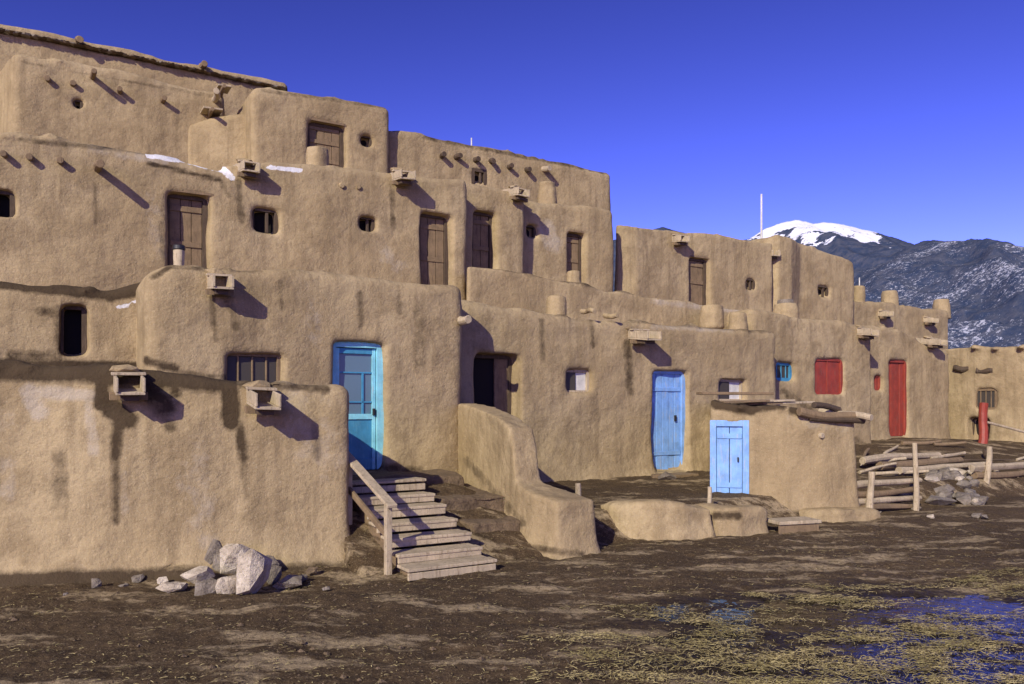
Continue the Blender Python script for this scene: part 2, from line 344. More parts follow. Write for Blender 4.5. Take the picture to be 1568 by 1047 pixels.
block('third_floor_tower_wall',[(384,17,131),(400,17,130),(500,17,147),(598,17,163)],5,5,
  [(473,528,188,254,'wood',.28),(553,571,206,223,'hole',.3)],bl=(345,20),vox=.055,rb=.18,lumps=4,
  stains=[(R,400,138,590,163,3,.3)])
block('third_floor_side_wall',[(284,18.2,188),(330,17.9,176),(395,17.6,168)],3,5,bl=(282,21),vox=.055,lumps=3)
block('third_floor_right_wall',[(590,17.3,198),(645,17.3,200),(650,17.3,206),(770,17.3,228),(850,17.3,246),(937,17.3,264)],5,5,
  [(725,743,261,279,'hole',.2)],vox=.06,stains=[(R,650,210,930,264,3,.4)])
block('third_floor_left_wall',[(18,18.2,76),(120,18.2,92),(250,18.2,122),(345,18.2,140)],4,5,
  [(112,126,150,164,'hole',.3)],bl=(-30,21),vox=.06,stains=[(R,30,92,330,148,2,.3)],lumps=6)
block('fourth_floor_wall',[(-420,20.5,-60),(0,20.5,34),(130,20.5,60),(300,20.5,96),(441,20.5,126)],5,6,vox=.07,smooth=4,rb=.06,
  stains=[(R,0,46,440,138,3,.8)],topj=.05)
b=MB()
for i in range(95):
    px=-150+i*6.2; y=np.interp(px,[-420,0,130,300,441],[-50,46,71,107,137]); u=U(px,20.42)
    b.hull((u,20.42,Zp(u,20.42,y)),(random.uniform(.08,.14),.13,random.uniform(.025,.045)),random.choice((S2,WD,EA)),i)
b.out('coping_stones',PUEBLO,.008)
def uvof(px,Y): X=(px-784)/F*Y; return XY2uv(X,Y)
def P3(px,Y,y):
    u,v=uvof(px,Y); return (px,v,y)
VP=[P3(1088,12.9,611),P3(1142,12.75,622),P3(1206,12.55,620),P3(1260,12.6,631),P3(1312,12.8,641)]
block('entry_room_wall',VP,2.0,-.3,[(1092,1142,648,.27,'blue',.12)],
  [(R,1098,616,1150,625,9,1),(R,1150,628,1200,622,5,.6),(R,1215,628,1310,640,7,.8),(R,1150,785,1300,792,5,.5),(B,1210,640,1300,660,10,.4)],bl=(1096,11.95),vox=.04,flare=.12,fz=.05,smooth=5)
block('house_wall',[P3(1446,24.6,534),P3(1500,23.6,528),P3(1568,22.6,530),P3(1760,20.6,528)],4,0,
  [(1491,1523,596,626,'glass',.2),(1480,1513,640,.7,'darkdoor',.4)],parent=FARH,vox=.07,flare=.06,fz=.7)
# ---------------------------------------------------------------- vigas, canales, chimneys
b=MB()
def viga(blk,px,y,L=.45,r=.055,m=WL,back=.3,droop=.03):
    u,v=hit(PX[blk],px); z=Zp(u,v,y)
    b.cyl((u,v+back,z+.01),(u,v-L,z-droop),r,r*.92,m,10)
for px,y in ((5,235),(45,240),(92,245)): viga('second_floor_wall',px,y,.13,.055,WM)
viga('second_floor_wall',150,260,.5,.07,WM)
for px,y in ((523,282),(548,284)): viga('second_floor_wall',px,y,.05,.05,AD)
for px,y in ((72,119),(112,126)): viga('third_floor_left_wall',px,y,.08,.06,WM)
for px,y in ((142,117),(182,138),(250,152)): viga('third_floor_left_wall',px,y,(.42 if px==142 else .2),.06,WM)
for px,y in ((122,66),(310,102)): viga('fourth_floor_wall',px,y,.3,.08,WM)
for px,y in ((675,237),(700,239),(727,244),(750,248),(778,254),(805,260)): viga('third_floor_right_wall',px,y,.2,.07,WD)
viga('third_floor_right_wall',832,260,.3,.08)
for px,y in ((905,475),(940,481)): viga('first_floor_middle_wall',px,y,.1,.05,AD)
viga('first_floor_wall',706,488,.25,.07)
viga('entry_room_wall',1258,664,.03,.05)
for px,y in ((1476,563),(1512,566)): 
    u,v=hit(PX['house_wall'],px); z=Zp(u,v,y); b.cyl((u,v+.3,z),(u+.04,v-.15,z-.02),.10,.09,WD,10)
b.out('roof_beam_ends',PUEBLO,.01)
def canale(blk,px,y,w=.28,L=.5,sup=True,light=WL):
    b=MB(); u,v=hit(PX[blk],px); z=Zp(u,v,y); O=Vector((u,v,z))
    e=Vector((1,0,random.uniform(-.07,.07))); n=Vector((random.uniform(-.08,.08),1,.12)).normalized()
    fr=(O,e,n)
    b.box(fr,-w/2,w/2,-L,.4,-.09,-.06,light); b.box(fr,-w/2,-w/2+.025,-L-.02,.4,-.058,.08,light); b.box(fr,w/2-.025,w/2,-L-.01,.4,-.058,.08,light)
    if sup: b.box(fr,-w*.66,w*.66,-.16,-.08,-.17,-.092,WM); b.box(fr,-w/2+.05,w/2-.05,-L*.75,.3,-.16,-.093,WD)
    b.box(fr,-w*.6,w*.6,-.14,-.04,.082,.11,light)
    b.hull((u-w*.1,v+.02,z+.12),(w*.6,.12,.07),AD,int(px))
    b.out('water_spout',PUEBLO,.006)
for a in (('front_room_wall',196,585,.27,.42),('front_room_wall',398,607,.27,.45),('first_floor_wall',333,432,.26,.35),
  ('second_floor_wall',378,258,.28,.3),('second_floor_wall',612,271,.3,.42),('second_floor_middle_wall',790,296,.3,.3),
  ('first_floor_middle_wall',975,512,.36,.5),('second_floor_right_wall',1036,366,.33,.3),('second_floor_end_wall',1175,388,.33,.35),
  ('right_room_wall',1318,508,.33,.4),('far_room_wall',1424,523,.36,.4),('second_floor_low_wall',1350,480,.33,.35),('second_floor_low_wall',1418,490,.33,.35)): canale(*a)
def stub(px,y0,y1,v,r,mat=AD,cap=None,name='chimney',taper=.85):
    u=U(px,v); za=Zp(u,v,y1)-.35; zb=Zp(u,v,y0)
    b=MB(); b.cyl((u,v,za),(u,v,zb),r,r*taper,mat,16,.05)
    if mat==AD:
        me=bpy.data.meshes.new(name); me.from_pydata(b.v,[],b.f); ob=bpy.data.objects.new('tmp',me); scene.collection.objects.link(ob)
        finish(ob,name,.035,8,.06,.0,0,[],PUEBLO); return
    if cap: b.cyl((u,v,zb+.002),(u,v,zb+.07),r*1.15,r*1.1,cap,14,.02)
    o=b.out(name,PUEBLO,.01)
    o.data.polygons.foreach_set('use_smooth',[True]*len(o.data.polygons))
stub(274,383,408,12.2,.075,WL,BK,'chimney_pipe',1)
stub(486,227,246,14.6,.22); stub(852,452,476,12.5,.22); stub(838,279,300,15.8,.24); stub(878,414,430,13.7,.18)
stub(1203,464,482,13.2,.34,AD,None); stub(1203,459,464,13.2,.22,S2); stub(1362,445,462,17,.3); stub(1441,458,474,17,.32); stub(1130,477,490,12.4,.22)
stub(1090,468,480,12.8,.28); stub(1315,438,455,16.8,.22)
b=MB()
u=U(1166,17);b.cyl((u,17,5.5),(u,17,Zp(u,17,297)),.04,.03,WH,8,.02); u=U(722,19); b.cyl((u,19,7),(u,19,Zp(u,19,211)),.025,.02,WH,8,.02)
u=U(1316,17.5);b.cyl((u,17.5,4),(u,17.5,Zp(u,17.5,425)),.02,.02,WH,8,.02)
b.out('roof_antenna_pole',None,0)
b=MB()
for px,y,L in ((326,168,.2),(344,133,.14)):
    u=U(px,17.85);z=Zp(u,17.85,y); b.box((Vector((u,17.85,z)),Vector((1,0,.05)),Vector((0,1,0))),-L,L,-.05,.4,0,.04,WL); b.cyl((u-.05,17.6,z-.07),(u,18.5,z-.05),.045,.045,WM,8)
u=U(331,17.9);z=Zp(u,17.9,147); b.cyl((u-.05,17.6,z),(u+.05,18.6,z+.02),.07,.07,WL,9)
b.out('roof_planks',PUEBLO,.01)
b=MB()
pA=hit(VP,1225);pB=hit(VP,1316)
b.cyl((pA[0]-.1,pA[1]-.06,1.70),(pB[0]+.05,pB[1]-.08,1.62),.075,.06,WM,10)
b.cyl((pA[0]+.1,pA[1]-.10,1.60),(pB[0]-.0,pB[1]-.08,1.55),.05,.05,WD,10)
b.cyl((pA[0]+.3,pA[1]-.02,1.80),(pB[0]-.1,pB[1]+.3,1.72),.05,.05,WD,10)
for i in range(6):
    uu=10.0+i*.22; b.box((Vector((uu,9.6+random.uniform(-.3,.2),1.80+random.uniform(-.02,.05))),Vector((.97,-.2,.03)),Vector((.2,.97,.02))),-.35,.55,-.1,.1,0,.035,WL if i%2 else WM)
b.box((Vector((10.3,10.2,1.98)),Vector((.95,-.3,0)),Vector((.3,.95,0))),-.3,1.1,-.12,.12,0,.05,WM)
b.cyl((pB[0]-.12,pB[1]-.3,1.60),(pB[0]-.2,pB[1]+.6,1.7),.055,.055,WL,10)
b.out('entry_roof_logs',PUEBLO,.008)
# ---------------------------------------------------------------- terrain
def sst(x): x=np.clip(x,0,1); return x*x*(3-2*x)
def terr(u,v):
    u=np.asarray(u,float); v=np.asarray(v,float)
    hw=np.interp(u,[2,3,5,6,8,13,17,20,24,40],[.5,.78,.78,.45,.42,.48,.8,.93,.75,.7])
    ramp1=np.clip((v-7.75)/2.0,0,1)*hw-.08
    ramp1=np.where(v<7.75,0-.0,np.maximum(ramp1,0))
    ramp2=.36*sst((v-8.25)/.5)+(hw-.36)*sst((v-8.8)/3.4)
    w=np.clip((u-5.4)/.4,0,1)
    z=ramp1*(1-w)+ramp2*w
    z=np.where(u<3.0,np.clip((v-10)/2,0,1)*.3,z)
    return z
def rawfinish(name,V,Fc,vox,sm,disp,fl,stains,parent='TOP'):
    me=bpy.data.meshes.new(name); me.from_pydata(V,[],Fc)
    bm=bmesh.new(); bm.from_mesh(me); bmesh.ops.triangulate(bm,faces=bm.faces); bmesh.ops.recalc_face_normals(bm,faces=bm.faces); bm.to_mesh(me); bm.free()
    ob=bpy.data.objects.new('tmp',me); scene.collection.objects.link(ob)
    return finish(ob,name,vox,sm,disp,fl,0,stains,parent)
def strip(n):
    Fc=[]
    for i in range(n-1):
        a=4*i;c=a+4
        for j in range(4): k=(j+1)%4; Fc.append((a+j,a+k,c+k,c+j))
    return Fc+[(3,2,1,0),(4*n-4,4*n-3,4*n-2,4*n-1)]
def profile_wall(name,prof,u0f,u1f,zb=-.2,stains=()):
    V=[]
    for (v,z) in prof: V+=[(u0f(v),v,zb),(u1f(v),v,zb),(u1f(v),v,z),(u0f(v),v,z)]
    rawfinish(name,V,strip(len(prof)),.035,12,.06,.10,stains)
profile_wall('adobe_buttress_wall',[(7.85,.66),(8.3,.72),(8.75,.80),(8.85,1.25),(9.0,1.52),(9.5,1.66),(10.3,1.78),(11.3,1.86)],
   lambda v:np.interp(v,[7.8,8.4,11.3],[5.35,5.25,5.72]),lambda v:np.interp(v,[7.8,8.4,8.8,11.3],[5.95,5.92,5.72,6.15]),stains=[(R,800,838,890,848,5,.4),(R,715,705,800,800,6,.3)])
def lowwall(name,pts,th,stains=()):
    V=[]
    for px,Y,z in pts:
        u,v=uvof(px,Y); V+=[(u,v,-.2),(u,v+th,-.2),(u,v+th,z),(u,v,z)]
    rawfinish(name,V,strip(len(pts)),.035,9,.12,.06,stains)
lowwall('low_adobe_wall',[(945,10.75,.44),(1000,10.7,.47),(1050,10.72,.46),(1092,10.85,.40)],.38)
lowwall('low_adobe_wall.001',[(1094,11.0,.36),(1130,11.0,.40),(1172,11.25,.34)],.45,[(R,1095,790,1130,790,6,.6)])
lowwall('low_adobe_wall.002',[(1245,12.3,.16),(1290,12.3,.2),(1345,12.7,.12)],.4)
def earth_step(name,u0,u1,v0,v1,z):
    me=bpy.data.meshes.new(name); b=MB(); b.box(FR0,u0,u1,v0,v1,-.2,z,0); me.from_pydata(b.v,[],b.f)
    ob=bpy.data.objects.new('tmp',me); scene.collection.objects.link(ob)
    finish(ob,name,.035,4,.14,.04,0,[],E0,EA)
E0=empty('earth_terrace_steps')
earth_step('tread',4.42,5.5,9.1,11.2,.62); earth_step('tread',4.55,5.5,8.55,9.4,.38); earth_step('tread',2.9,4.5,9.75,11.2,.82); earth_step('tread',4.55,5.3,10.1,11.2,.80)
# ---------------------------------------------------------------- stairs
b=MB(); ns=7; rise=.83/ns; run=.31
for i in range(ns):
    v0=7.5+i*run; z=(i+1)*rise; j=random.uniform(-.02,.02); a=3.3+j+(.0 if i else -.03); c=4.32+j
    fr=(Vector((0,0,0)),Vector((1,0,random.uniform(-.006,.006))),Vector((0,1,0)))
    b.box(fr,a,c,v0-.012,v0+run*.52,z-.035,z,WL); b.box(fr,a+random.uniform(0,.03),c-random.uniform(0,.03),v0+run*.53,v0+run-.005,z-.037,z-.003,WL)
    b.box(FR0,a+.01,c-.01,v0+.0,v0+.035,z-rise+.002,z-.038,WL)
for a in (3.36,4.22):
    for i in range(ns): b.box(FR0,a,a+.05,7.54+i*run,9.7,i*rise-.1,(i+1)*rise-.05,WM)
b.box((Vector((3.2,7.86,0)),Vector((1,0,0)),Vector((0,1,0))),-.035,.035,-.035,.035,-.05,.76,WL)
p0=Vector((3.2,7.80,.74));p1=Vector((3.16,9.15,1.22)); dn=(p1-p0).normalized(); up=Vector((1,0,0)).cross(dn)
L=(p1-p0).length
b.box((p0,Vector((1,0,0)),dn),-.055,.06,-.05,L,0,.04,WL,up=up)
b.box((Vector((3.17,9.0,0)),Vector((1,0,0)),Vector((0,1,0))),-.035,.035,-.04,.04,.3,1.14,WL)
b.box((p0-Vector((0,0,.38)),Vector((1,0,0)),dn),-.02,.02,.05,L,0,.07,WM,up=up)
b.out('wooden_staircase',None,.008)
b=MB()
u,v=uvof(918,10.75); b.box((Vector((u,v,0)),Vector((1,0,0)),Vector((0,1,0))),-.3,.3,-.15,.15,.02,.10,WL)
b.box((Vector((u-.05,v+.4,0)),Vector((1,0,0)),Vector((0,1,0))),-.28,.28,-.15,.15,.16,.26,WM)
b.box((Vector((u-.1,v+.8,0)),Vector((1,0,0)),Vector((0,1,0))),-.28,.28,-.15,.15,.3,.38,WM)
u,v=uvof(887,10.7); b.cyl((u,v,.0),(u-.02,v,.75),.045,.04,WL,8)
b.out('plank_step',None,.01)
b=MB(); u,v=uvof(1212,11.4); b.box((Vector((u,v,0)),Vector((.97,-.24,0)),Vector((.24,.97,0))),-.34,.36,-.2,.18,.12,.17,WL); b.box((Vector((u,v,0)),Vector((.97,-.24,0)),Vector((.24,.97,0))),-.32,.34,-.17,-.13,-.05,.118,WM)
b.out('plank_step.001',None,.01)
b=MB(); u=U(1030,11.6)
b.box(FR0,u-.25,u+.45,11.35,11.8,.3,.47,WM); b.box(FR0,u-.1,u+.5,11.0,11.34,.25,.40,WL); b.hull((u-.5,11.4,.42),(.25,.22,.12),EA,4); b.hull((u-.6,11.1,.45),(.22,.18,.13),S2,5); b.hull((u+.75,11.2,.4),(.15,.12,.1),S2,6)
b.out('doorstep',None,.015)
b=MB(); u,v=uvof(1085,11.5); b.cyl((u,v,.2),(u+.02,v,.62),.03,.03,WL,8); b.out('wooden_stake',None,.004)
# ---------------------------------------------------------------- rocks
b=MB()
def rk(px,py,sx,sy,mat,sd_,rot=0,z0=0):
    Y=CAMH*F/(py-HY); X=(px-784)/F*Y; u,v=XY2uv(X,Y); m=Y/F
    b.hull((u,v+sx*m*.3,z0+sy*m*.38),(sx*m*.6,sx*m*.42,sy*m*.6),mat,sd_,rot)
for a in ((392,914,60,84,ST,11,.5),(356,912,48,40,ST,12),(304,896,50,28,ST,13),(237,882,50,34,ST,14),(270,880,38,34,S2,15),(328,880,34,56,S2,16),(420,895,26,34,S2,17),(446,901,56,20,S2,18),(268,908,50,16,ST,19),(322,912,52,24,S2,20),(290,876,28,22,S2,21),(145,902,18,18,S2,22),(412,880,34,34,S2,25),(345,882,36,40,S2,26),(366,884,56,62,ST,27),(210,892,20,14,S2,28),(465,890,18,12,S2,29),(250,895,18,12,ST,30),(100,915,10,8,S2,31),(500,905,12,8,S2,32),(190,900,14,8,S2,33),(220,868,30,20,EA,34),(480,880,20,14,EA,35)): rk(*a)
b.out('rock_pile',None,.014)
b=MB()
rd=random.Random(3)
for i in range(34):
    px=rd.uniform(1425,1505); Y=rd.uniform(14.2,16.2); u,v=uvof(px,Y); s=rd.uniform(.06,.2)
    b.hull((u,v,float(terr(u,v))+s*.3),(s*1.3,s,s*.7),rd.choice([ST,S2,S2]),100+i)
for px,Y in ((1440,14.2),(1480,14.6),(1415,15)):
    u,v=uvof(px,Y); b.hull((u,v,.1),(.32,.25,.12),S2,int(px))
for i in range(30):
    px=rd.uniform(1230,1568); Y=rd.uniform(12.6,18); u,v=uvof(px,Y); s=rd.uniform(.02,.09)
    b.hull((u,v,float(terr(u,v))+s*.3),(s*1.3,s,s*.7),rd.choice([ST,S2,EA]),300+i)
b.out('rock_pile.001',None,.012)
# ---------------------------------------------------------------- log fence
b=MB()
def postp(px,Y,y1,r=.055,m=WL,lean=0):
    u,v=uvof(px,Y); z=CAMH+(HY-y1)/F*Y; b.cyl((u,v,-.1),(u+lean,v,z),r,r*.8,m,9,.1); return u,v
pa=postp(1333,12.9,722,.06,WL,.03); pb=postp(1402,13.6,678,.05,WL,-.03)
for k in range(4): b.cyl((pa[0]-.35+random.uniform(-.1,.1),pa[1]+.12+random.uniform(0,.06),.10+k*.13),(pb[0]+.15+random.uniform(-.1,.2),pb[1]+.12,.08+k*.13+random.uniform(-.04,.04)),.06,.045,WL if k%2 else WM,9,.12)
for k in range(3): b.cyl((pa[0]-.2,pa[1]+.5+.3*k,.52+.06*k),(pb[0]-.5,pb[1]+.9+.2*k,.48+.06*k),.055,.05,WM,9,.12)
b.out('log_fence',None,.008)
b=MB()
pc=postp(1510,15.6,684,.07,WL,.12)
for k in range(4): b.cyl((pc[0]-.1-random.uniform(0,.3),pc[1]+.12,.12+k*.15),(pc[0]+3.5,pc[1]+.1,.1+k*.15+random.uniform(-.05,.05)),.075,.06,WL if k%2 else WM,9,.12)
for k in range(3): b.cyl((pc[0]-1.3,pc[1]+1.0+k*.4,.50+k*.07),(pc[0]+1.6,pc[1]+.9+k*.5,.52+k*.07),.075,.065,(WL,WM,WL)[k],9,.12)
b.out('log_fence.001',None,.008)
b=MB(); u,v=uvof(1500,20.6); b.cyl((u,v,.5),(u+.2,v,Zp(u,v,617)),.12,.10,RD,10)
b.cyl((u+.15,v,Zp(u,v,645)),(u+2.2,v-.6,Zp(u,v,672)),.035,.03,WL,8); b.out('red_gate_post',None,.006)
b=MB(); rd=random.Random(11)
for i in range(18):
    px=rd.uniform(1315,1560); Y=rd.uniform(15.5,19.5); u,v=uvof(px,Y); L=rd.uniform(.4,1.3); a=rd.uniform(-.7,.7); r=rd.uniform(.02,.055)
    z=float(terr(u,v)); z2=float(terr(u+L*math.cos(a),v+L*math.sin(a)))
    b.cyl((u,v,z+r),(u+L*math.cos(a),v+L*math.sin(a),z2+r+rd.uniform(0,.15)),r,r*.8,rd.choice((WL,WM,WD)),8,.12)
b.out('log_pile',None,.006)
# ---------------------------------------------------------------- ground
def axis(segs):
    out=[segs[0][0]]
    for a,c,st in segs:
        n=max(1,int(round((c-a)/st))); out+= [a+(c-a)*(k+1)/n for k in range(n)]
    return np.array(out)
xs=axis([(-6000,-1000,1000),(-1000,-100,150),(-100,-30,10),(-30,-7,.6),(-7,9,.035),(9,20,.12),(20,60,2),(60,400,40),(400,2000,200),(2000,8000,1000)])
ys=axis([(-3000,-200,400),(-200,-10,20),(-10,4,.5),(4,12,.035),(12,26,.12),(26,80,2),(80,400,40),(400,9000,500)])
XX,YY=np.meshgrid(xs,ys); uu=sd*XX+cd*YY; vv=-cd*XX+sd*YY
ZZ=terr(uu,vv)
PC=(3.4,6.2);PR=(2.7,1.7)
pud=np.exp(-(((XX-PC[0])/PR[0])**2+((YY-PC[1])/PR[1])**2)**2)
flat=ZZ.ravel().copy(); xf=XX.ravel(); yf=YY.ravel(); pf=pud.ravel()
near=np.where((xf>-8)&(xf<20)&(yf>3.5)&(yf<26))[0]
nz=np.zeros(len(flat))
def gnoise(x,y): return .03*noise.noise((x*.8,y*.9,0))+.026*noise.noise((x*2.6,y*3.4,5))
for i in near:
    x,y=xf[i],yf[i]
    nz[i]=gnoise(x,y)+.018*noise.noise((x*8,y*9,9))+.012*noise.noise((x*18,y*20,3))
WZ=-.040
flat+=nz-.055*pf
nx,ny=len(xs),len(ys)
idx=np.arange(nx*ny).reshape(ny,nx)
fc=np.stack([idx[:-1,:-1],idx[:-1,1:],idx[1:,1:],idx[1:,:-1]],-1).reshape(-1,4)
me=bpy.data.meshes.new('ground'); me.from_pydata(np.stack([xf,yf,flat],1).tolist(),[],fc.tolist())
me.polygons.foreach_set('use_smooth',[True]*len(me.polygons))
m,nt,bs=newmat('dirt_ground'); v=coords(nt); vs=coords(nt,(.6,1.7,1))
g1=noi(nt,v,.35,5,.6);g2=noi(nt,vs,1.3,7,.7);g3=noi(nt,v,14,6,.75);g4=noi(nt,v,55,4,.75);g5=noi(nt,v,3,5,.7)
c=mix(nt,ramp(nt,g1,.35,.65),(.075,.048,.023),(.115,.076,.038))
c=mix(nt,math_(nt,'MULTIPLY',ramp(nt,g5,.5,.64),.6),c,(.045,.029,.015))
c=mix(nt,math_(nt,'MULTIPLY',ramp(nt,g2,.52,.59),.9),c,(.38,.29,.165))
c=mix(nt,math_(nt,'MULTIPLY',ramp(nt,g3,.49,.62),.72),c,(.042,.027,.014))
c=mix(nt,math_(nt,'MULTIPLY',ramp(nt,g4,.57,.67),.6),c,(.44,.34,.19))
sx=N(nt,'ShaderNodeSeparateXYZ'); nt.links.new(v,sx.inputs[0])
ax=math_(nt,'ABSOLUTE',math_(nt,'DIVIDE',math_(nt,'SUBTRACT',sx.outputs[0],PC[0]+.3),3.3)); ay=math_(nt,'ABSOLUTE',math_(nt,'DIVIDE',math_(nt,'SUBTRACT',sx.outputs[1],6.1),2.2))
rr=math_(nt,'SQRT',math_(nt,'ADD',math_(nt,'MULTIPLY',ax,ax),math_(nt,'MULTIPLY',ay,ay)))
rr=math_(nt,'ADD',rr,math_(nt,'MULTIPLY',math_(nt,'SUBTRACT',g2,.5),1.4))
damp=ramp(nt,rr,.65,1.15,(1,1,1,1),(0,0,0,1))
c=mix(nt,math_(nt,'MULTIPLY',damp,.9),c,(.020,.014,.009))
nt.links.new(c,bs.inputs['Base Color'])
nt.links.new(math_(nt,'SUBTRACT',.95,math_(nt,'MULTIPLY',damp,.55)),bs.inputs['Roughness'])
bs.inputs['Specular IOR Level'].default_value=.2
p=bump(nt,bs,g2,.5,.06); p=bump(nt,bs,g3,.9,.04,p); bump(nt,bs,g4,.6,.010,p)
me.materials.append(m); ob=bpy.data.objects.new('ground',me); scene.collection.objects.link(ob)
bm=bmesh.new(); vsx=[bm.verts.new((PC[0]+3.1*math.cos(a)*(1+.1*math.sin(3*a)),PC[1]+2.1*math.sin(a)*(1+.1*math.cos(4*a)),WZ)) for a in np.linspace(0,2*math.pi,60,endpoint=False)]
bm.faces.new(vsx); me=bpy.data.meshes.new('puddle'); bm.to_mesh(me); bm.free()
m,nt,bs=newmat('puddle_water'); bs.inputs['Base Color'].default_value=(.014,.011,.008,1); bs.inputs['Roughness'].default_value=.10; bs.inputs['IOR'].default_value=1.22
bump(nt,bs,noi(nt,coords(nt),7,4),.35,.02); me.materials.append(m)
ob=bpy.data.objects.new('puddle',me); scene.collection.objects.link(ob)
def straw(name,pos,lens,cols):
    V=[];Fc=[];k=0
    for (x,y),L in zip(pos,lens):
        a=random.uniform(0,math.pi*2); w=random.uniform(.0010,.0026)
        u,v=XY2uv(x,y); pz=math.exp(-(((x-PC[0])/PR[0])**2+((y-PC[1])/PR[1])**2)**2)
        z=max(float(terr(u,v))+gnoise(x,y)-.055*pz,WZ)+random.uniform(.003,.020); ti=random.uniform(-.12,.2)*L
        dx,dy=math.cos(a)*L/2,math.sin(a)*L/2; ox,oy=-math.sin(a)*w,math.cos(a)*w; bz=random.uniform(-.15,.15)*L
        cx,cy=x-math.sin(a)*bz,y+math.cos(a)*bz
        V+=[(x-dx-ox,y-dy-oy,z),(x-dx+ox,y-dy+oy,z+.002),(cx+ox,cy+oy,z+abs(ti)*.6+.004),(cx-ox,cy-oy,z+abs(ti)*.6+.002),(x+dx+ox,y+dy+oy,z+ti+.002),(x+dx-ox,y+dy-oy,z+ti)]
        Fc+=[(k,k+1,k+2,k+3),(k+3,k+2,k+4,k+5)]; k+=6
    me=bpy.data.meshes.new(name); me.from_pydata(V,[],Fc)
    me.materials.append(cols); o=bpy.data.objects.new(name,me); scene.collection.objects.link(o)
SM,nt,bs=newmat('dry_straw'); v=coords(nt); n1=noi(nt,v,2.0,3); n2=noi(nt,v,40,2)
nt.links.new(mix(nt,ramp(nt,n2,.4,.6),mix(nt,ramp(nt,n1,.4,.6),(.50,.41,.18),(.32,.27,.10)),(.13,.095,.04)),bs.inputs['Base Color']); bs.inputs['Roughness'].default_value=.7
pos=[];ln=[]
for i in range(210):
    px=random.uniform(880,1750); py=random.uniform(872,1080)
    if (px-880)/690+(py-870)/200<random.uniform(.3,1.0): continue
    Y=CAMH*F/(py-HY); X=(px-784)/F*Y; n=random.randint(20,260); s=random.uniform(.04,.13); st=random.uniform(1,3.5)
    for _ in range(n): pos.append((X+random.gauss(0,s*st),Y+random.gauss(0,s*.6))); ln.append(random.choice((random.uniform(.02,.06),random.uniform(.04,.14))))
for i in range(14000):
    px=random.uniform(-300,1900); py=620+math.exp(random.uniform(math.log(190),math.log(470))); Y=CAMH*F/(py-HY)
    if noise.noise(((px-784)/F*Y*.7,Y*1.2,2))<random.uniform(-.5,.35): continue
    pos.append(((px-784)/F*Y,Y)); ln.append(random.uniform(.012,.055))
straw('straw_litter',pos,ln,SM)
V=[];Fc=[];k=0
for i in range(6500):
    py=620+math.exp(random.uniform(math.log(160),math.log(470))); px=random.uniform(-300,1900); Y=CAMH*F/(py-HY); x=(px-784)/F*Y
    s=random.uniform(.003,.012) if random.random()<.95 else random.uniform(.012,.03); u,v=XY2uv(x,Y); z=float(terr(u,v))+gnoise(x,Y)
    if math.hypot((x-PC[0])/3,(Y-PC[1])/2)<1: continue
    q=[(1,0,0),(0,1,0),(-1,0,0),(0,-1,0),(0,0,.8),(0,0,-.6)]
    V+=[(x+a*s*random.uniform(.7,1.4),Y+b_*s*random.uniform(.7,1.3),z+c_*s) for a,b_,c_ in q]
    for f in ((0,1,4),(1,2,4),(2,3,4),(3,0,4),(1,0,5),(2,1,5),(3,2,5),(0,3,5)): Fc.append(tuple(k+j for j in f))
    k+=6
me=bpy.data.meshes.new('pebbles'); me.from_pydata(V,[],Fc); me.materials.append(EARTH); ob=bpy.data.objects.new('pebbles',me); scene.collection.objects.link(ob)
# ---------------------------------------------------------------- mountains
def mountain(name,Y0,W,prof,mat,seed,amp):
    px=[p[0] for p in prof]; hh=[(HY-p[1])/F*Y0 for p in prof]
    X=np.linspace((px[0]-784)/F*Y0,(px[-1]-784)/F*Y0,420); H=np.interp(X,[(p-784)/F*Y0 for p in px],hh)
    Ls=np.concatenate([np.linspace(-1,0,150),np.linspace(.06,1,20)])
    V=[];nx=len(X)
    for l in Ls:
        for i in range(nx):
            y=Y0+l*W; x=X[i]
            f=(1-abs(l))**.85
            s=1/420
            rdg=1-abs(noise.noise((x*s,y*s*.35,seed)))*2; r2=1-abs(noise.noise((x*s*2.7,y*s*1.1,seed+3)))*2; r3=noise.noise((x*s*9,y*s*6,seed+7)); r4=noise.noise((x*s*30,y*s*20,seed+9))
            k=min(1,abs(l)*4)*f**.4
            z=H[i]*f+(rdg-.6)*amp*k+(r2-.5)*amp*.4*k+r3*amp*(.10*k+.03)+r4*amp*.03
            V.append((x,y,z-20*(abs(l)>.98)))
    idx=np.arange(len(V)).reshape(len(Ls),nx); fc=np.stack([idx[:-1,:-1],idx[:-1,1:],idx[1:,1:],idx[1:,:-1]],-1).reshape(-1,4)
    me=bpy.data.meshes.new(name); me.from_pydata(V,[],fc.tolist()); me.polygons.foreach_set('use_smooth',[True]*len(me.polygons))
    me.materials.append(mat); o=bpy.data.objects.new(name,me); scene.collection.objects.link(o)
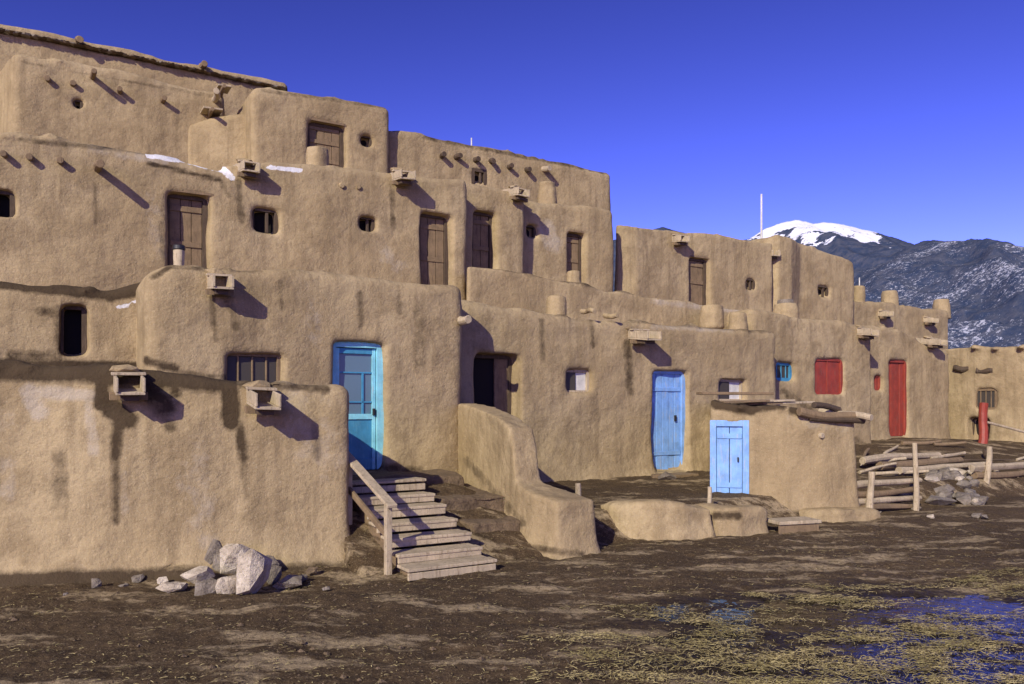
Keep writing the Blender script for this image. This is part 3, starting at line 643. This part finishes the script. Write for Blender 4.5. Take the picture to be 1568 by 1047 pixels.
def mmat(name,mode):
    m,nt,bs=newmat(name); v=coords(nt); n1=noi(nt,v,.006,6,.65); n2=noi(nt,v,.02,6,.75); n3=noi(nt,v,.07,4,.85); n4=noi(nt,v,.002,3,.5)
    c=mix(nt,ramp(nt,n2,.42,.62),(.038,.056,.100),(.085,.095,.125))  # bluish distance haze is painted into the forest base colours
    sx=N(nt,'ShaderNodeSeparateXYZ'); nt.links.new(v,sx.inputs[0])
    if mode==1:
        s=math_(nt,'ADD',math_(nt,'DIVIDE',math_(nt,'SUBTRACT',sx.outputs[2],915),130),math_(nt,'MULTIPLY',math_(nt,'SUBTRACT',n1,.5),8.5))
        s=math_(nt,'SUBTRACT',s,math_(nt,'MULTIPLY',math_(nt,'POWER',math_(nt,'ABSOLUTE',math_(nt,'DIVIDE',math_(nt,'SUBTRACT',sx.outputs[0],1870),360)),3.0),1.0))
        s=math_(nt,'ADD',s,math_(nt,'MULTIPLY',math_(nt,'SUBTRACT',n2,.5),1.2))
        f=ramp(nt,s,.0,.12)
    else:
        s=math_(nt,'ADD',n3,math_(nt,'MULTIPLY',math_(nt,'SUBTRACT',n4,.5),.6))
        s=math_(nt,'ADD',s,math_(nt,'MULTIPLY',math_(nt,'SUBTRACT',n1,.5),.4))
        f=math_(nt,'MULTIPLY',ramp(nt,s,.53,.62),.55)
    c=mix(nt,f,c,(.80,.83,.90))
    nt.links.new(c,bs.inputs['Base Color']); bs.inputs['Roughness'].default_value=1; bs.inputs['Specular IOR Level'].default_value=0
    bump(nt,bs,n2,.5,25); return m
mountain('mountain',5000,2600,[(600,470),(850,390),(960,362),(1015,347),(1060,360),(1110,372),(1150,364),(1170,351),(1195,341),(1222,336),(1245,342),(1265,340),(1292,343),(1340,356),(1390,377),(1450,400),(1568,430),(1900,470)],mmat('snowy_mountain',1),2.3,110)
mountain('mountain.001',3800,2400,[(1000,560),(1200,470),(1300,420),(1335,402),(1390,378),(1410,369),(1430,367),(1460,378),(1490,394),(1530,406),(1560,402),(1620,396),(1750,425),(2100,500)],mmat('forested_mountain',2),8.1,110)
# ---------------------------------------------------------------- light, sky, camera
S=Vector((-.354,-.808,.47)).normalized()
sun=bpy.data.lights.new('sun','SUN'); sun.energy=5.0; sun.angle=math.radians(.5); sun.color=(1,.92,.75)
so=bpy.data.objects.new('sun',sun); so.rotation_euler=S.to_track_quat('Z','Y').to_euler(); scene.collection.objects.link(so)
w=bpy.data.worlds.new('World'); scene.world=w; w.use_nodes=True; nt=w.node_tree; bg=nt.nodes['Background']
sky=nt.nodes.new('ShaderNodeTexSky'); sky.sky_type='NISHITA'; sky.sun_disc=False; sky.sun_elevation=math.asin(S.z); sky.sun_rotation=math.atan2(S.x,S.y)
sky.altitude=2100; sky.air_density=1.0; sky.dust_density=.6; sky.ozone_density=4
def wm(a,col):
    mx=nt.nodes.new('ShaderNodeMix'); mx.data_type='RGBA'; mx.blend_type='MULTIPLY'; mx.inputs[0].default_value=1
    nt.links.new(a,mx.inputs[6]); mx.inputs[7].default_value=col+(1,); return mx.outputs[2]
a=wm(sky.outputs[0],(.07,.07,.07))
gm=nt.nodes.new('ShaderNodeGamma'); gm.inputs[1].default_value=1.8; nt.links.new(a,gm.inputs[0])
a=wm(gm.outputs[0],(78,37,64))
nt.links.new(a,bg.inputs[0]); bg.inputs[1].default_value=.098
cam=bpy.data.cameras.new('camera'); cam.lens=28; cam.sensor_width=36; cam.shift_y=(HY-523.5)/1568; cam.clip_end=20000; cam.clip_start=.1
co=bpy.data.objects.new('camera',cam); co.location=(0,0,CAMH); co.rotation_euler=(math.pi/2,0,0); scene.collection.objects.link(co); scene.camera=co
scene.view_settings.view_transform='Standard'; scene.view_settings.look='None'; scene.view_settings.exposure=0
